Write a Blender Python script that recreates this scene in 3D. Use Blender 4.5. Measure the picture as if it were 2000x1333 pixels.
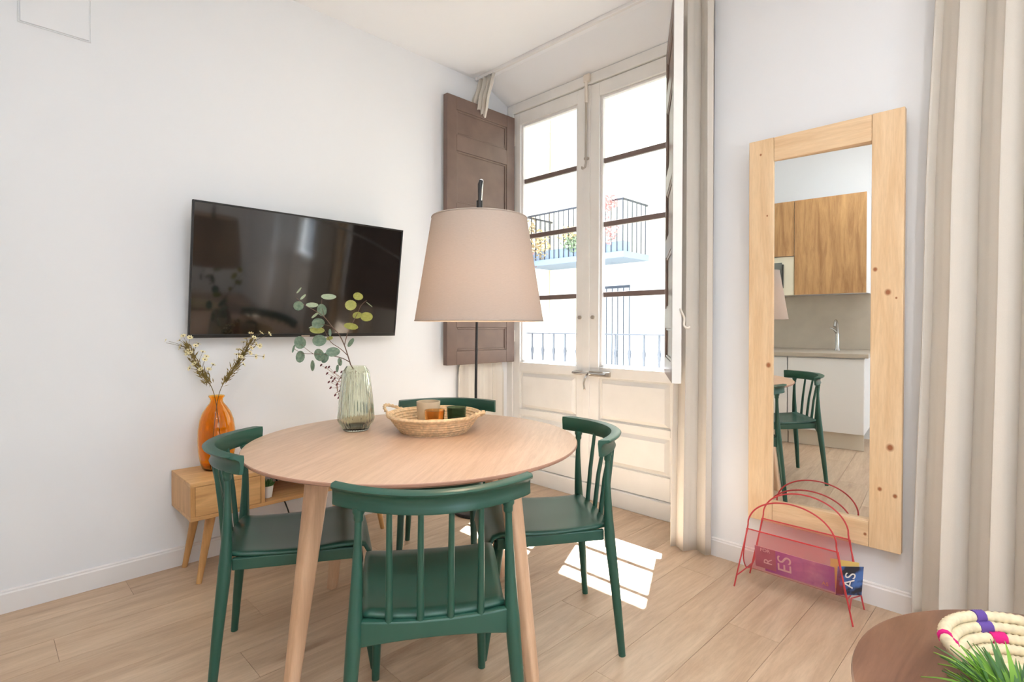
import bpy, math, random
from mathutils import Vector, Matrix
random.seed(7)
for o in list(bpy.data.objects): bpy.data.objects.remove(o, do_unlink=True)
S = bpy.context.scene
COL = S.collection
pi = math.pi

# ------------------------------------------------------------------ camera
FPX, EYE = 1047.5, 1.17                       # focal length in pixels of a 2000 wide frame, eye height
yaw, pit, rol = math.radians(45.04), math.radians(-.787), math.radians(.139)
fw = Vector((-math.sin(yaw)*math.cos(pit), math.cos(yaw)*math.cos(pit), math.sin(pit)))
rt0 = Vector((math.cos(yaw), math.sin(yaw), 0)); up0 = rt0.cross(fw)
rt = rt0*math.cos(rol)+up0*math.sin(rol); up = -rt0*math.sin(rol)+up0*math.cos(rol)
cam = bpy.data.cameras.new('camera'); camo = bpy.data.objects.new('camera', cam); COL.objects.link(camo)
cam.sensor_width = 36; cam.lens = FPX/2000*36; cam.shift_y = -13.5/2000; cam.clip_start = .02
camo.matrix_world = Matrix(((rt.x, up.x, -fw.x, 0), (rt.y, up.y, -fw.y, 0), (rt.z, up.z, -fw.z, EYE), (0, 0, 0, 1)))
S.camera = camo
# ------------------------------------------------------------------ sky, sun, exposure
W = bpy.data.worlds.new('sky'); S.world = W; W.use_nodes = True
bg = W.node_tree.nodes['Background']; bg.inputs[0].default_value = (.71, .85, 1, 1); bg.inputs[1].default_value = 4.5
sl = bpy.data.lights.new('sun', 'SUN'); sl.energy = 170; sl.angle = .009; sl.color = (.80, .90, 1)
sun = bpy.data.objects.new('sun', sl); COL.objects.link(sun)
sun.rotation_euler = Vector((.235, -.506, -1)).to_track_quat('-Z', 'Y').to_euler(); sun.location = (-3, 8, 12)
V = S.view_settings; V.view_transform = 'Standard'; V.look = 'None'; V.gamma = 1; V.use_curve_mapping = False
V.exposure = 0.31
FILL_LIGHT_W = 8.5  # watts of each added ceiling lamp

# ------------------------------------------------------------------ helpers
def at(px, py, d):
    v = rt*((px-1000)/FPX) - up*((py-653)/FPX) + fw
    return Vector((0, 0, EYE)) + v*d
def lin(c):
    return tuple((x/255/12.92 if x/255 <= .04045 else ((x/255+.055)/1.055)**2.4) for x in c)+(1,)
class MB:
    def __init__(s): s.v = []; s.f = []
    def add(s, vs, fs):
        n = len(s.v); s.v += [tuple(p) for p in vs]; s.f += [tuple(i+n for i in q) for q in fs]; return s
    def hexa(s, p):
        return s.add(p, [(0,3,2,1),(4,5,6,7),(0,1,5,4),(1,2,6,5),(2,3,7,6),(3,0,4,7)])
    def box(s, x0, x1, y0, y1, z0, z1):
        return s.hexa([(x0,y0,z0),(x1,y0,z0),(x1,y1,z0),(x0,y1,z0),(x0,y0,z1),(x1,y0,z1),(x1,y1,z1),(x0,y1,z1)])
    def field(s, x0, x1, z0, z1, y0, y1, b):      # raised panel: base at y1, bevelled to face y0
        return s.hexa([(x0+b,y0,z0+b),(x1-b,y0,z0+b),(x1,y1,z0),(x0,y1,z0),(x0+b,y0,z1-b),(x1-b,y0,z1-b),(x1,y1,z1),(x0,y1,z1)])
    def tube(s, pts, r, n=10, caps=True, closed=False, sq=0):
        P = [Vector(p) for p in pts]; m = len(P); R = r if isinstance(r, (list, tuple)) else [r]*m
        ref = Vector((0, 0, 1)); rings = []; u = None
        for i in range(m):
            if closed: t = P[(i+1) % m]-P[i-1]
            else: t = P[min(i+1, m-1)]-P[max(i-1, 0)]
            t = t.normalized()
            if u is None:
                u = t.cross(ref)
                if u.length < .05: u = t.cross(Vector((0, 1, 0)))
            else: u = u - t*u.dot(t)
            u = u.normalized(); w = t.cross(u)
            ring = []
            for k in range(n):
                a = 2*pi*k/n; c, d = math.cos(a), math.sin(a)
                if sq: e = 1-sq; c = math.copysign(abs(c)**e, c); d = math.copysign(abs(d)**e, d)
                ring.append(P[i]+(u*c+w*d)*R[i])
            rings.append(ring)
        vs = [p for q in rings for p in q]; fs = []
        for i in range(m if closed else m-1):
            j = (i+1) % m
            for k in range(n):
                l = (k+1) % n; fs.append((i*n+k, i*n+l, j*n+l, j*n+k))
        if caps and not closed: fs += [tuple(range(n))[::-1], tuple((m-1)*n+k for k in range(n))]
        return s.add(vs, fs)
    def lathe(s, prof, n=32, c=(0, 0, 0), mod=None, close=False, ex=1, ey=1):
        vs = []; fs = []; m = len(prof)
        for i, (r, z) in enumerate(prof):
            for k in range(n):
                a = 2*pi*k/n; q = r+(mod(a, z, i) if mod else 0)
                vs.append((c[0]+q*math.cos(a)*ex, c[1]+q*math.sin(a)*ey, c[2]+z))
        for i in range(m if close else m-1):
            j = (i+1) % m
            for k in range(n):
                l = (k+1) % n; fs.append((i*n+k, i*n+l, j*n+l, j*n+k))
        if not close:
            fs += [tuple(range(n))[::-1], tuple((m-1)*n+k for k in range(n))]
        return s.add(vs, fs)
    def sweep(s, poly, frames):                   # poly (a,b); frames: (origin, A, B)
        n = len(poly); vs = []; fs = []; m = len(frames)
        for o, A, B in frames: vs += [Vector(o)+Vector(A)*a+Vector(B)*b for a, b in poly]
        for i in range(m-1):
            for k in range(n):
                l = (k+1) % n; fs.append((i*n+k, i*n+l, (i+1)*n+l, (i+1)*n+k))
        fs += [tuple(range(n))[::-1], tuple((m-1)*n+k for k in range(n))]
        return s.add(vs, fs)
    def prism(s, poly, z0, z1):
        n = len(poly); vs = [(x, y, z0) for x, y in poly]+[(x, y, z1) for x, y in poly]
        fs = [tuple(range(n))[::-1], tuple(range(n, 2*n))]+[(k, (k+1) % n, n+(k+1) % n, n+k) for k in range(n)]
        return s.add(vs, fs)
    def grid(s, G, wrap=False):
        m, n = len(G), len(G[0]); fs = []
        for i in range(m-1):
            for k in range(n if wrap else n-1): fs.append((i*n+k, i*n+(k+1) % n, (i+1)*n+(k+1) % n, (i+1)*n+k))
        return s.add([p for r in G for p in r], fs)
    def mesh(s, name, smooth=False, ang=40):
        me = bpy.data.meshes.new(name); me.from_pydata(s.v, [], s.f)
        import bmesh
        b = bmesh.new(); b.from_mesh(me); bmesh.ops.recalc_face_normals(b, faces=b.faces); b.to_mesh(me); b.free()
        if smooth:
            for p in me.polygons: p.use_smooth = True
            me.set_sharp_from_angle(angle=math.radians(ang))
        return me
    def build(s, name, mat, parent=None, smooth=False, bevel=0, solid=0, ang=40, loc=None, pick=None):
        me = s.mesh(name, smooth, ang)
        mats = mat if isinstance(mat, (list, tuple)) else [mat]
        for m in mats: me.materials.append(m)
        if pick:
            for p in me.polygons: p.material_index = pick(p)
        return link(name, me, parent, bevel, solid, loc)
def link(name, me, parent=None, bevel=0, solid=0, loc=None):
    o = bpy.data.objects.new(name, me); COL.objects.link(o); o.parent = parent
    if loc: o.location = loc
    if solid:
        m = o.modifiers.new('solid', 'SOLIDIFY'); m.thickness = solid; m.offset = 0
    if bevel:
        m = o.modifiers.new('bevel', 'BEVEL'); m.width = bevel; m.segments = 2; m.limit_method = 'ANGLE'; m.angle_limit = .6
    return o
def thing(name, label, cat, loc=(0, 0, 0), rz=0, group=None):
    o = bpy.data.objects.new(name, None); COL.objects.link(o); o.location = loc; o.rotation_euler = (0, 0, rz)
    o.empty_display_size = .05
    return tag(o, label, cat, group)
def tag(o, label=None, cat=None, group=None, kind=None):
    for k, v in (('label', label), ('category', cat), ('group', group), ('kind', kind)):
        if v: o[k] = v
    return o
def struct(o, label=None, cat=None): return tag(o, label, cat, kind='structure')
def copy_thing(root, loc, rz, label):
    r = root.copy(); COL.objects.link(r); r.location = loc; r.rotation_euler = (0, 0, rz); r['label'] = label
    for ch in root.children:
        c = ch.copy(); COL.objects.link(c); c.parent = r
        for g in ch.children:
            d = g.copy(); COL.objects.link(d); d.parent = c
    return r
def curve(pts, n=8):                              # Catmull-Rom through points
    P = [Vector(p) for p in pts]; out = []
    for i in range(len(P)-1):
        a, b, c, d = P[max(i-1, 0)], P[i], P[i+1], P[min(i+2, len(P)-1)]
        for k in range(n):
            t = k/n; out.append(.5*((2*b)+(c-a)*t+(2*a-5*b+4*c-d)*t*t+(3*b-a-3*c+d)*t**3))
    return out+[P[-1]]
def text_mesh(s, size, depth=.0002):
    cu = bpy.data.curves.new('text', 'FONT'); cu.body = s; cu.size = size; cu.extrude = depth; cu.align_x = 'CENTER'; cu.align_y = 'CENTER'
    o = bpy.data.objects.new('text', cu); COL.objects.link(o)
    me = bpy.data.meshes.new_from_object(o.evaluated_get(bpy.context.evaluated_depsgraph_get()))
    bpy.data.objects.remove(o); bpy.data.curves.remove(cu); return me

# ------------------------------------------------------------------ materials
def nmat(name):
    m = bpy.data.materials.new(name); m.use_nodes = True; nt = m.node_tree
    return m, nt, nt.nodes['Principled BSDF'], nt.nodes['Material Output']
def ramp(nt, src, stops):
    r = nt.nodes.new('ShaderNodeValToRGB'); e = r.color_ramp.elements
    while len(e) < len(stops): e.new(.5)
    for el, (p, c) in zip(e, stops): el.position = p; el.color = c
    nt.links.new(src, r.inputs[0]); return r.outputs[0]
def noise(nt, vec, scale, detail=4, dist=0, rough=.5):
    n = nt.nodes.new('ShaderNodeTexNoise'); n.inputs['Scale'].default_value = scale; n.inputs['Detail'].default_value = detail
    n.inputs['Distortion'].default_value = dist; n.inputs['Roughness'].default_value = rough
    if vec is not None: nt.links.new(vec, n.inputs['Vector'])
    return n.outputs['Fac']
def coords(nt, scale=(1, 1, 1), rnd=False):
    t = nt.nodes.new('ShaderNodeTexCoord'); mp = nt.nodes.new('ShaderNodeMapping'); mp.inputs['Scale'].default_value = scale
    src = t.outputs['Object']
    if rnd:
        oi = nt.nodes.new('ShaderNodeObjectInfo'); mu = nt.nodes.new('ShaderNodeMath'); mu.operation = 'MULTIPLY'; mu.inputs[1].default_value = 91
        nt.links.new(oi.outputs['Random'], mu.inputs[0]); va = nt.nodes.new('ShaderNodeVectorMath'); va.operation = 'ADD'
        nt.links.new(src, va.inputs[0]); nt.links.new(mu.outputs[0], va.inputs[1]); src = va.outputs[0]
    nt.links.new(src, mp.inputs[0]); return mp.outputs[0]
def bump(nt, bs, h, st, dist=.001):
    b = nt.nodes.new('ShaderNodeBump'); b.inputs['Strength'].default_value = st; b.inputs['Distance'].default_value = dist
    nt.links.new(h, b.inputs['Height']); nt.links.new(b.outputs[0], bs.inputs['Normal'])
def mixc(nt, fac, a, b, mode='MIX'):
    m = nt.nodes.new('ShaderNodeMix'); m.data_type = 'RGBA'; m.blend_type = mode
    for i, x in ((0, fac), (6, a), (7, b)):
        if hasattr(x, 'links'): nt.links.new(x, m.inputs[i])
        else: m.inputs[i].default_value = x
    return m.outputs[2]
def plain(name, c, rough=.5, metal=0, bs_=None, bmp=0, bscale=200, var=0, vscale=3):
    m, nt, b, o = nmat(name); b.inputs['Base Color'].default_value = lin(c); b.inputs['Roughness'].default_value = rough
    b.inputs['Metallic'].default_value = metal
    if var:
        v = noise(nt, coords(nt), vscale, 5)
        lo = tuple(x*(1-var) for x in lin(c)[:3])+(1,); hi = tuple(min(1, x*(1+var)) for x in lin(c)[:3])+(1,)
        nt.links.new(ramp(nt, v, [(.3, lo), (.7, hi)]), b.inputs['Base Color'])
    if bmp: bump(nt, b, noise(nt, coords(nt), bscale, 3), bmp)
    return m
def wood(name, light, dark, axis='x', rough=.45, grain=14, stretch=14, rnd=False, knots=(), contrast=(.35, .68), vary=0, broad=.5, streak=0):
    m, nt, b, o = nmat(name); b.inputs['Roughness'].default_value = rough
    sc = {'x': (1, stretch, stretch), 'y': (stretch, 1, stretch), 'z': (stretch, stretch, 1)}[axis]
    v = coords(nt, sc, rnd); g = noise(nt, v, grain/10, 8, .8, .6); f = noise(nt, v, grain/1.6, 4, .3, .65)
    col = ramp(nt, g, [(contrast[0], lin(dark)), (contrast[1], lin(light))])
    fine = ramp(nt, f, [(.35, (.80, .78, .76, 1)), (.6, (1, 1, 1, 1))])
    col = mixc(nt, broad, col, fine, 'MULTIPLY')
    if vary:
        oi = nt.nodes.new('ShaderNodeObjectInfo')
        col = mixc(nt, 1.0, col, ramp(nt, oi.outputs['Random'], [(0, (1-vary, 1-vary, 1-vary*1.1, 1)), (1, (1, 1, 1, 1))]), 'MULTIPLY')
    if streak:
        k = noise(nt, coords(nt, tuple(.28*q for q in sc), rnd), 1.6, 6, 1.2, .6)
        col = mixc(nt, streak, col, ramp(nt, k, [(.60, (1, 1, 1, 1)), (.72, (.62, .55, .48, 1))]), 'MULTIPLY')
    for (kx, kz, kr) in knots:
        t = nt.nodes.new('ShaderNodeTexCoord'); mp = nt.nodes.new('ShaderNodeMapping'); mp.inputs['Scale'].default_value = (1, 0, .85)
        nt.links.new(t.outputs['Object'], mp.inputs[0])
        d = nt.nodes.new('ShaderNodeVectorMath'); d.operation = 'DISTANCE'; nt.links.new(mp.outputs[0], d.inputs[0]); d.inputs[1].default_value = (kx, 0, kz*.85)
        mr = nt.nodes.new('ShaderNodeMapRange'); mr.inputs[1].default_value = kr*.55; mr.inputs[2].default_value = kr*1.25; mr.inputs[3].default_value = 1; mr.inputs[4].default_value = 0
        nt.links.new(d.outputs['Value'], mr.inputs[0]); col = mixc(nt, mr.outputs[0], col, lin((158, 96, 58)))
    nt.links.new(col, b.inputs['Base Color']); bump(nt, b, f, .12, .0006); return m
def glass_mat(name, c, rough=.02, ior=1.45):
    m, nt, b, o = nmat(name); b.inputs['Base Color'].default_value = c; b.inputs['Transmission Weight'].default_value = 1
    b.inputs['Roughness'].default_value = rough; b.inputs['IOR'].default_value = ior; return m
def pane_mat():
    m, nt, b, o = nmat('window_glass'); nt.nodes.remove(b)
    t = nt.nodes.new('ShaderNodeBsdfTransparent'); g = nt.nodes.new('ShaderNodeBsdfGlossy'); g.inputs['Roughness'].default_value = .01
    mx = nt.nodes.new('ShaderNodeMixShader'); fr = nt.nodes.new('ShaderNodeFresnel'); fr.inputs[0].default_value = 1.45
    mu = nt.nodes.new('ShaderNodeMath'); mu.operation = 'MULTIPLY'; mu.inputs[1].default_value = .6
    nt.links.new(fr.outputs[0], mu.inputs[0]); nt.links.new(mu.outputs[0], mx.inputs[0])
    nt.links.new(t.outputs[0], mx.inputs[1]); nt.links.new(g.outputs[0], mx.inputs[2]); nt.links.new(mx.outputs[0], o.inputs[0]); return m
def cloth(name, c, trans=.3, scale=900, stripes=None):
    m, nt, b, o = nmat(name); b.inputs['Roughness'].default_value = .9; b.inputs['Base Color'].default_value = lin(c)
    b.inputs['Specular IOR Level'].default_value = .1
    h = noise(nt, coords(nt, stripes or (1, 1, 1)), scale, 2)
    nt.links.new(ramp(nt, h, [(.3, tuple(x*.90 for x in lin(c)[:3])+(1,)), (.7, lin(c))]), b.inputs['Base Color']); bump(nt, b, h, .15, .0005)
    tr = nt.nodes.new('ShaderNodeBsdfTranslucent'); tr.inputs[0].default_value = lin(c)
    mx = nt.nodes.new('ShaderNodeMixShader'); mx.inputs[0].default_value = trans
    nt.links.new(b.outputs[0], mx.inputs[1]); nt.links.new(tr.outputs[0], mx.inputs[2]); nt.links.new(mx.outputs[0], o.inputs[0]); return m
def leafmat(name, c, c2, trans=.3):
    m, nt, b, o = nmat(name); b.inputs['Roughness'].default_value = .5
    h = noise(nt, coords(nt, (1, 1, 1), True), 2.2, 2)
    col = ramp(nt, h, [(.35, lin(c)), (.65, lin(c2))]); nt.links.new(col, b.inputs['Base Color'])
    tr = nt.nodes.new('ShaderNodeBsdfTranslucent'); nt.links.new(col, tr.inputs[0])
    mx = nt.nodes.new('ShaderNodeMixShader'); mx.inputs[0].default_value = trans
    nt.links.new(b.outputs[0], mx.inputs[1]); nt.links.new(tr.outputs[0], mx.inputs[2]); nt.links.new(mx.outputs[0], o.inputs[0]); return m
def emis(name, c, st):
    m, nt, b, o = nmat(name); b.inputs['Base Color'].default_value = c; b.inputs['Emission Color'].default_value = c; b.inputs['Emission Strength'].default_value = st; return m

M = dict(
 wall=plain('wall_paint', (240, 240, 241), .85, bmp=.05, bscale=60),
 ceiling=plain('ceiling_paint', (248, 248, 249), .9, bmp=.04, bscale=50),
 trim=plain('trim_paint', (238, 234, 231), .4),
 door=plain('cream_gloss_paint', (243, 240, 235), .35, bmp=.06, bscale=25, var=.03, vscale=6),
 bar=plain('brown_bar_paint', (120, 103, 96), .4),
 shutter=plain('brown_varnish', (118, 98, 88), .38, bmp=.25, bscale=90, var=.12, vscale=7),
 plank=wood('oak_laminate', (220, 193, 164), (195, 164, 135), 'y', .42, 16, 9, True, vary=.06, streak=.8),
 oak=wood('pale_oak_veneer', (216, 186, 162), (200, 168, 143), 'y', .38, 26, 16, broad=.45),
 edge=plain('oak_edge', (170, 130, 110), .5),
 beech=wood('beech', (228, 190, 156), (212, 172, 138), 'z', .45, 20, 12, broad=.35),
 bench=wood('honey_acacia', (230, 184, 126), (198, 148, 92), 'y', .42, 18, 10, broad=.5),
 benchz=wood('honey_acacia_legs', (226, 178, 118), (198, 148, 92), 'z', .42, 18, 10),
 plastic=plain('green_plastic', (38, 82, 68), .36, bmp=.03, bscale=400),
 walnut=wood('dark_walnut', (150, 108, 84), (108, 72, 55), 'y', .36, 18, 7, broad=.6),
 oakdoor=wood('golden_oak_laminate', (208, 164, 112), (160, 114, 70), 'z', .5, 22, 9, contrast=(.3, .7)),
 black=plain('black_plastic', (24, 23, 23), .35), darkmetal=plain('dark_metal', (52, 50, 50), .4, .6),
 screen=plain('tv_screen', (20, 19, 19), .07),
 chrome=plain('chrome', (205, 203, 200), .16, 1), steel=plain('aged_metal', (190, 180, 168), .35, .9),
 iron=plain('painted_iron', (48, 50, 56), .6), pane=pane_mat(),
 curtain=cloth('linen_curtain', (236, 228, 217), .22), shade=cloth('linen_shade', (198, 184, 172), .36, 700, (.15, .15, 1)),
 amber=glass_mat('amber_glass', (1, .54, .04, 1)), green_glass=glass_mat('sage_glass', (.86, .89, .78, 1), .03),
 orange_glass=glass_mat('orange_glass', (1, .66, .32, 1)), dark_glass=glass_mat('dark_green_glass', (.14, .26, .22, 1)),
 wax=plain('candle_wax', (240, 220, 190), .6), ceramic=plain('beige_ceramic', (206, 190, 164), .6, var=.04, vscale=30),
 stem=plain('brown_stem', (112, 86, 72), .7), drystem=plain('dry_stem', (120, 100, 62), .8),
 drygreen=plain('dried_foliage', (146, 124, 66), .8, var=.25, vscale=40), petal=plain('cream_petals', (238, 226, 178), .7),
 burgundy=plain('burgundy_flowers', (112, 52, 58), .7, var=.2, vscale=60), olive=plain('reddish_foliage', (150, 104, 66), .8),
 leaf=leafmat('eucalyptus_leaf', (108, 134, 116), (140, 160, 138)), leafy=leafmat('young_leaf', (160, 164, 84), (182, 182, 100)),
 leafp=leafmat('pale_leaf', (180, 190, 160), (160, 176, 144)),
 grass=leafmat('grass_leaf', (104, 158, 56), (158, 204, 84)), grassd=leafmat('dark_grass_leaf', (76, 118, 70), (104, 148, 80)),
 wicker=plain('woven_straw', (224, 194, 154), .75, bmp=.5, bscale=160, var=.22, vscale=70),
 palm=plain('palm_fibre', (228, 212, 178), .75, bmp=.5, bscale=140, var=.14, vscale=60),
 purple=plain('purple_yarn', (98, 70, 150), .8, bmp=.4, bscale=300), magenta=plain('magenta_yarn', (214, 20, 122), .8, bmp=.4, bscale=300),
 red=plain('red_wire', (196, 62, 66), .4), white=plain('white_lacquer', (236, 233, 230), .3),
 taupe=plain('taupe_stone', (186, 174, 158), .35, var=.05, vscale=8), plinth=plain('brushed_plinth', (214, 204, 188), .35),
 mirror=plain('silvered_mirror', (238, 240, 240), .0, 1), pot=plain('white_pot', (232, 230, 226), .5), soil=plain('soil', (60, 46, 36), .9),
 facade=plain('cream_render', (240, 226, 196), .9, var=.03, vscale=1), facadew=plain('white_render', (246, 242, 234), .9),
 slab=plain('grey_slab', (130, 140, 152), .8), asphalt=plain('asphalt', (95, 94, 92), .9),
 greyface=plain('grey_display', (110, 114, 108), .3), cream=plain('cream_enamel', (238, 230, 206), .35), hinge=plain('painted_hook', (232, 222, 208), .4),
)
M['screen'].node_tree.nodes['Principled BSDF'].inputs['IOR'].default_value = 1.75
for k in ('shutter',):
    M[k].node_tree.nodes['Principled BSDF'].inputs['Specular IOR Level'].default_value = .25
# red wire mesh: too fine to tell its strands apart
mm, nt, b, o_ = nmat('red_mesh'); b.inputs['Base Color'].default_value = lin((206, 70, 76)); b.inputs['Roughness'].default_value = .5
b.inputs['Alpha'].default_value = .37; M['redmesh'] = mm
# mottled purple cover (flat print)
mm, nt, b, o_ = nmat('purple_cover'); tc = nt.nodes.new('ShaderNodeTexCoord'); sp = nt.nodes.new('ShaderNodeSeparateXYZ'); nt.links.new(tc.outputs['Object'], sp.inputs[0])
mr = nt.nodes.new('ShaderNodeMapRange'); mr.inputs[1].default_value = -.13; mr.inputs[2].default_value = .13; nt.links.new(sp.outputs['X'], mr.inputs[0])
c1 = ramp(nt, mr.outputs[0], [(0, lin((140, 70, 175))), (.45, lin((222, 165, 212))), (.75, lin((232, 196, 214))), (1, lin((140, 128, 196)))])
c2 = mixc(nt, noise(nt, tc.outputs['Object'], 30, 3), c1, lin((150, 90, 170))); nt.links.new(c2, b.inputs['Base Color']); b.inputs['Roughness'].default_value = .3
M['purplecover'] = mm
mm, nt, b, o_ = nmat('blue_cover'); nt.links.new(ramp(nt, noise(nt, coords(nt), 14, 3), [(.45, lin((30, 34, 46))), (.55, lin((70, 110, 176)))]), b.inputs['Base Color']); M['bluecover'] = mm
M['paper'] = plain('paper', (236, 232, 226), .6); M['greycover'] = plain('mauve_cover', (170, 120, 140), .4, var=.2, vscale=20)
M['yellowcover'] = plain('yellow_edge', (222, 190, 110), .6)

# ------------------------------------------------------------------ room shell
XL, YM, YW, ZC, YB, XR = -2.995, 2.675, 2.945, 2.985, -.81, 2.6
floor = MB().box(XL-.1, XR+.1, YB-.1, 3.0, -.12, -.012).build('floor', M['beech']); struct(floor, 'pale oak laminate floor of planks running towards the window', 'floor')
pw, pl = .192, 1.285
cut = {}
def plank(x0, x1, y0, y1):
    k = (round(x1-x0-.0004, 4), round(y1-y0-.0004, 4))
    if k not in cut:
        w, l = k; me = MB().field(0, w, 0, l, 0, .012, .0005)
        # field builds along x,z with y as height: turn it flat
        me.v = [(x, z, -y) for x, y, z in me.v]; cut[k] = me.mesh('plank'); cut[k].materials.append(M['plank'])
    link('plank', cut[k], floor, loc=(x0+.0002, y0+.0002, 0))
i = 0; x = XL
offs = [.0, .62, .28, .95, .45, 1.1, .15, .78]
while x < XR-.01:
    x1 = min(x+pw, XR); y = YB-offs[i % 8]
    while y < 2.945:
        a, b_ = max(y, YB), min(y+pl, 2.945)
        if b_-a > .02: plank(x, x1, a, b_)
        y += pl
    x = x1; i += 1
struct(MB().box(XL-.12, XL, YB-.1, 3.06, 0, 3.15).build('wall_left', M['wall']), 'white painted wall behind the television', 'wall')
wf = MB().prism([(-1.22, YM), (.02, YM), (.02, 3.06), (-1.49, 3.06), (-1.49, YW)], 0, 3.15)
wf.sweep([(YM, ZC), (YW, 2.875), (3.06, 2.875), (3.06, 3.15), (YM, 3.15)], [((XL-.05, 0, 0), (0, 1, 0), (0, 0, 1)), ((-1.2, 0, 0), (0, 1, 0), (0, 0, 1))])
wf.box(.0, 1.52, YM, 3.06, 2.875, 3.15); wf.box(1.5, XR+.1, YM, 3.06, 0, 3.15)
struct(wf.build('wall_front', M['wall']), 'white painted wall with the mirror and the French window', 'wall')
struct(MB().box(XR, XR+.12, YB-.1, -.35, 0, 3.15).box(XR, XR+.12, 1.0, 3.06, 0, 3.15).box(XR, XR+.12, -.35, 1.0, 2.4, 3.15).build('wall_right', M['wall']))
w3 = struct(bpy.data.objects.new('added_window', None), 'added glazed opening in the unseen right wall, letting in daylight', 'window'); COL.objects.link(w3); w3.location = (XR, .325, 0)  # added opening out of view, lets extra daylight into the room
MB().box(.02, .08, -.675, -.615, 0, 2.4).box(.02, .08, .615, .675, 0, 2.4).box(.02, .08, -.03, .03, 0, 2.4).box(.02, .08, -.615, .615, 2.34, 2.4).box(.02, .08, -.615, .615, 0, .06).build('frame', M['trim'], w3)
for y in (-.3225, .3225): MB().box(.048, .052, y-.2925, y+.2925, .06, 2.34).build('pane', M['pane'], w3)
struct(MB().box(XL-.1, XR+.1, YB-.12, YB, 0, 3.15).build('wall_rear', M['wall']))
struct(MB().box(XL-.12, XR+.12, YB-.12, YM+.02, ZC, 3.15).build('ceiling', M['ceiling']), 'white painted ceiling', 'ceiling')
def baseboard(name, pts, label):
    prof = [(0, 0), (.014, 0), (.014, .078), (.010, .083), (.010, .089), (.004, .093), (0, .093)]
    fr = []
    for p, n in pts: fr.append((Vector((p[0], p[1], 0)), Vector((n[0], n[1], 0)), Vector((0, 0, 1))))
    struct(MB().sweep(prof, fr).build(name, M['trim']), label, 'baseboard')
baseboard('baseboard_left', [((XL, YB), (1, 0)), ((XL, 2.92), (1, 0))], 'white baseboard along the television wall')
baseboard('baseboard_front', [((-1.216, YM), (0, -1)), ((.0, YM), (0, -1))], 'white baseboard under the mirror')
baseboard('baseboard_right', [((XR, YB), (-1, 0)), ((XR, -.36), (-1, 0))], 'white baseboard along the right wall')
ap = thing('access_panel', 'white painted access panel high on the left wall', 'panel', (XL, .248, 2.42))
MB().box(0, .006, -.112, .112, 0, .30).build('cover', M['wall'], ap, bevel=.002)
MB().tube([(.003, -.118, -.006), (.003, .118, -.006), (.003, .118, .306), (.003, -.118, .306)], .002, 4, closed=True).build('frame', M['wall'], ap)

# ------------------------------------------------------------------ French windows
def leaf(parent, x0, x1, gx0, gx1, tag_=''):
    y0, y1, z0, z1, g0, g1 = YW, YW+.05, .112, 2.80, .90, 2.71
    m = MB().box(x0, gx0, y0, y1, z0, z1).box(gx1, x1, y0, y1, z0, z1).box(gx0, gx1, y0, y1, g1, z1).box(gx0, gx1, y0, y1, .832, g0)
    m.box(gx0, gx1, y0+.018, y1-.005, z0, .832).box(gx0, gx1, y0, y1, .50, .545).box(gx0, gx1, y0, y1, z0, .255)
    lf = m.build('door_leaf', M['door'], parent, bevel=.003)
    for za, zb in ((.545, .832), (.255, .50)):
        MB().field(gx0+.012, gx1-.012, za+.008, zb-.012, y0-.004, y0+.02, .026).build('fielded_panel', M['door'], lf)
    bd = .018
    MB().box(gx0, gx0+bd, y0+.014, y1-.004, g0, g1).box(gx1-bd, gx1, y0+.014, y1-.004, g0, g1).box(gx0+bd, gx1-bd, y0+.014, y1-.004, g1-bd, g1).box(gx0+bd, gx1-bd, y0+.014, y1-.004, g0, g0+bd).build('glazing_bead', M['trim'], lf, bevel=.004)
    bars = [1.386, 1.856, 2.280]
    for z in bars: MB().box(gx0+bd, gx1-bd, y0+.028, y1, z-.017, z+.017).build('glazing_bar', M['bar'], lf, bevel=.003)
    zs = [g0]+bars+[g1]
    for a, b2 in zip(zs, zs[1:]): MB().box(gx0+.004, gx1-.004, y0+.038, y0+.042, a+.002, b2-.002).build('pane', M['pane'], lf)
    return lf
def french_window(name, x0, xm, x1, glass, label):
    w = bpy.data.objects.new(name, None); COL.objects.link(w); struct(w, label, 'window'); w.location = (0, 0, 0)
    MB().box(x0, x0+.06, YW-.012, 3.06, 0, 2.875).box(x1-.04, x1, YW-.012, 3.06, 0, 2.875).box(x0+.06, x1-.04, YW-.012, 3.06, 2.805, 2.875).build('frame', M['door'], w, bevel=.004)
    MB().box(x0+.06, x1-.04, YW-.02, 3.06, 0, .107).build('threshold', M['door'], w, bevel=.003)
    a = leaf(w, x0+.062, xm-.001, *glass[0]); b2 = leaf(w, xm+.001, x1-.042, *glass[1])
    MB().box(xm-.012, xm+.045, YW-.010, YW, .112, 2.80).build('astragal', M['door'], b2, bevel=.003)
    return w, a, b2
win, leafL, leafR = french_window('window_1', XL, -2.246, -1.49, ((-2.865, -2.316), (-2.13, -1.60)), 'cream French window with brown bars and open brown shutters')
french_window('window_2', .02, .78, 1.50, ((.15, .70), (.86, 1.39)), 'unseen cream French window behind the far right curtain')  # out of view, inferred from its curtain; added to bring in daylight
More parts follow.
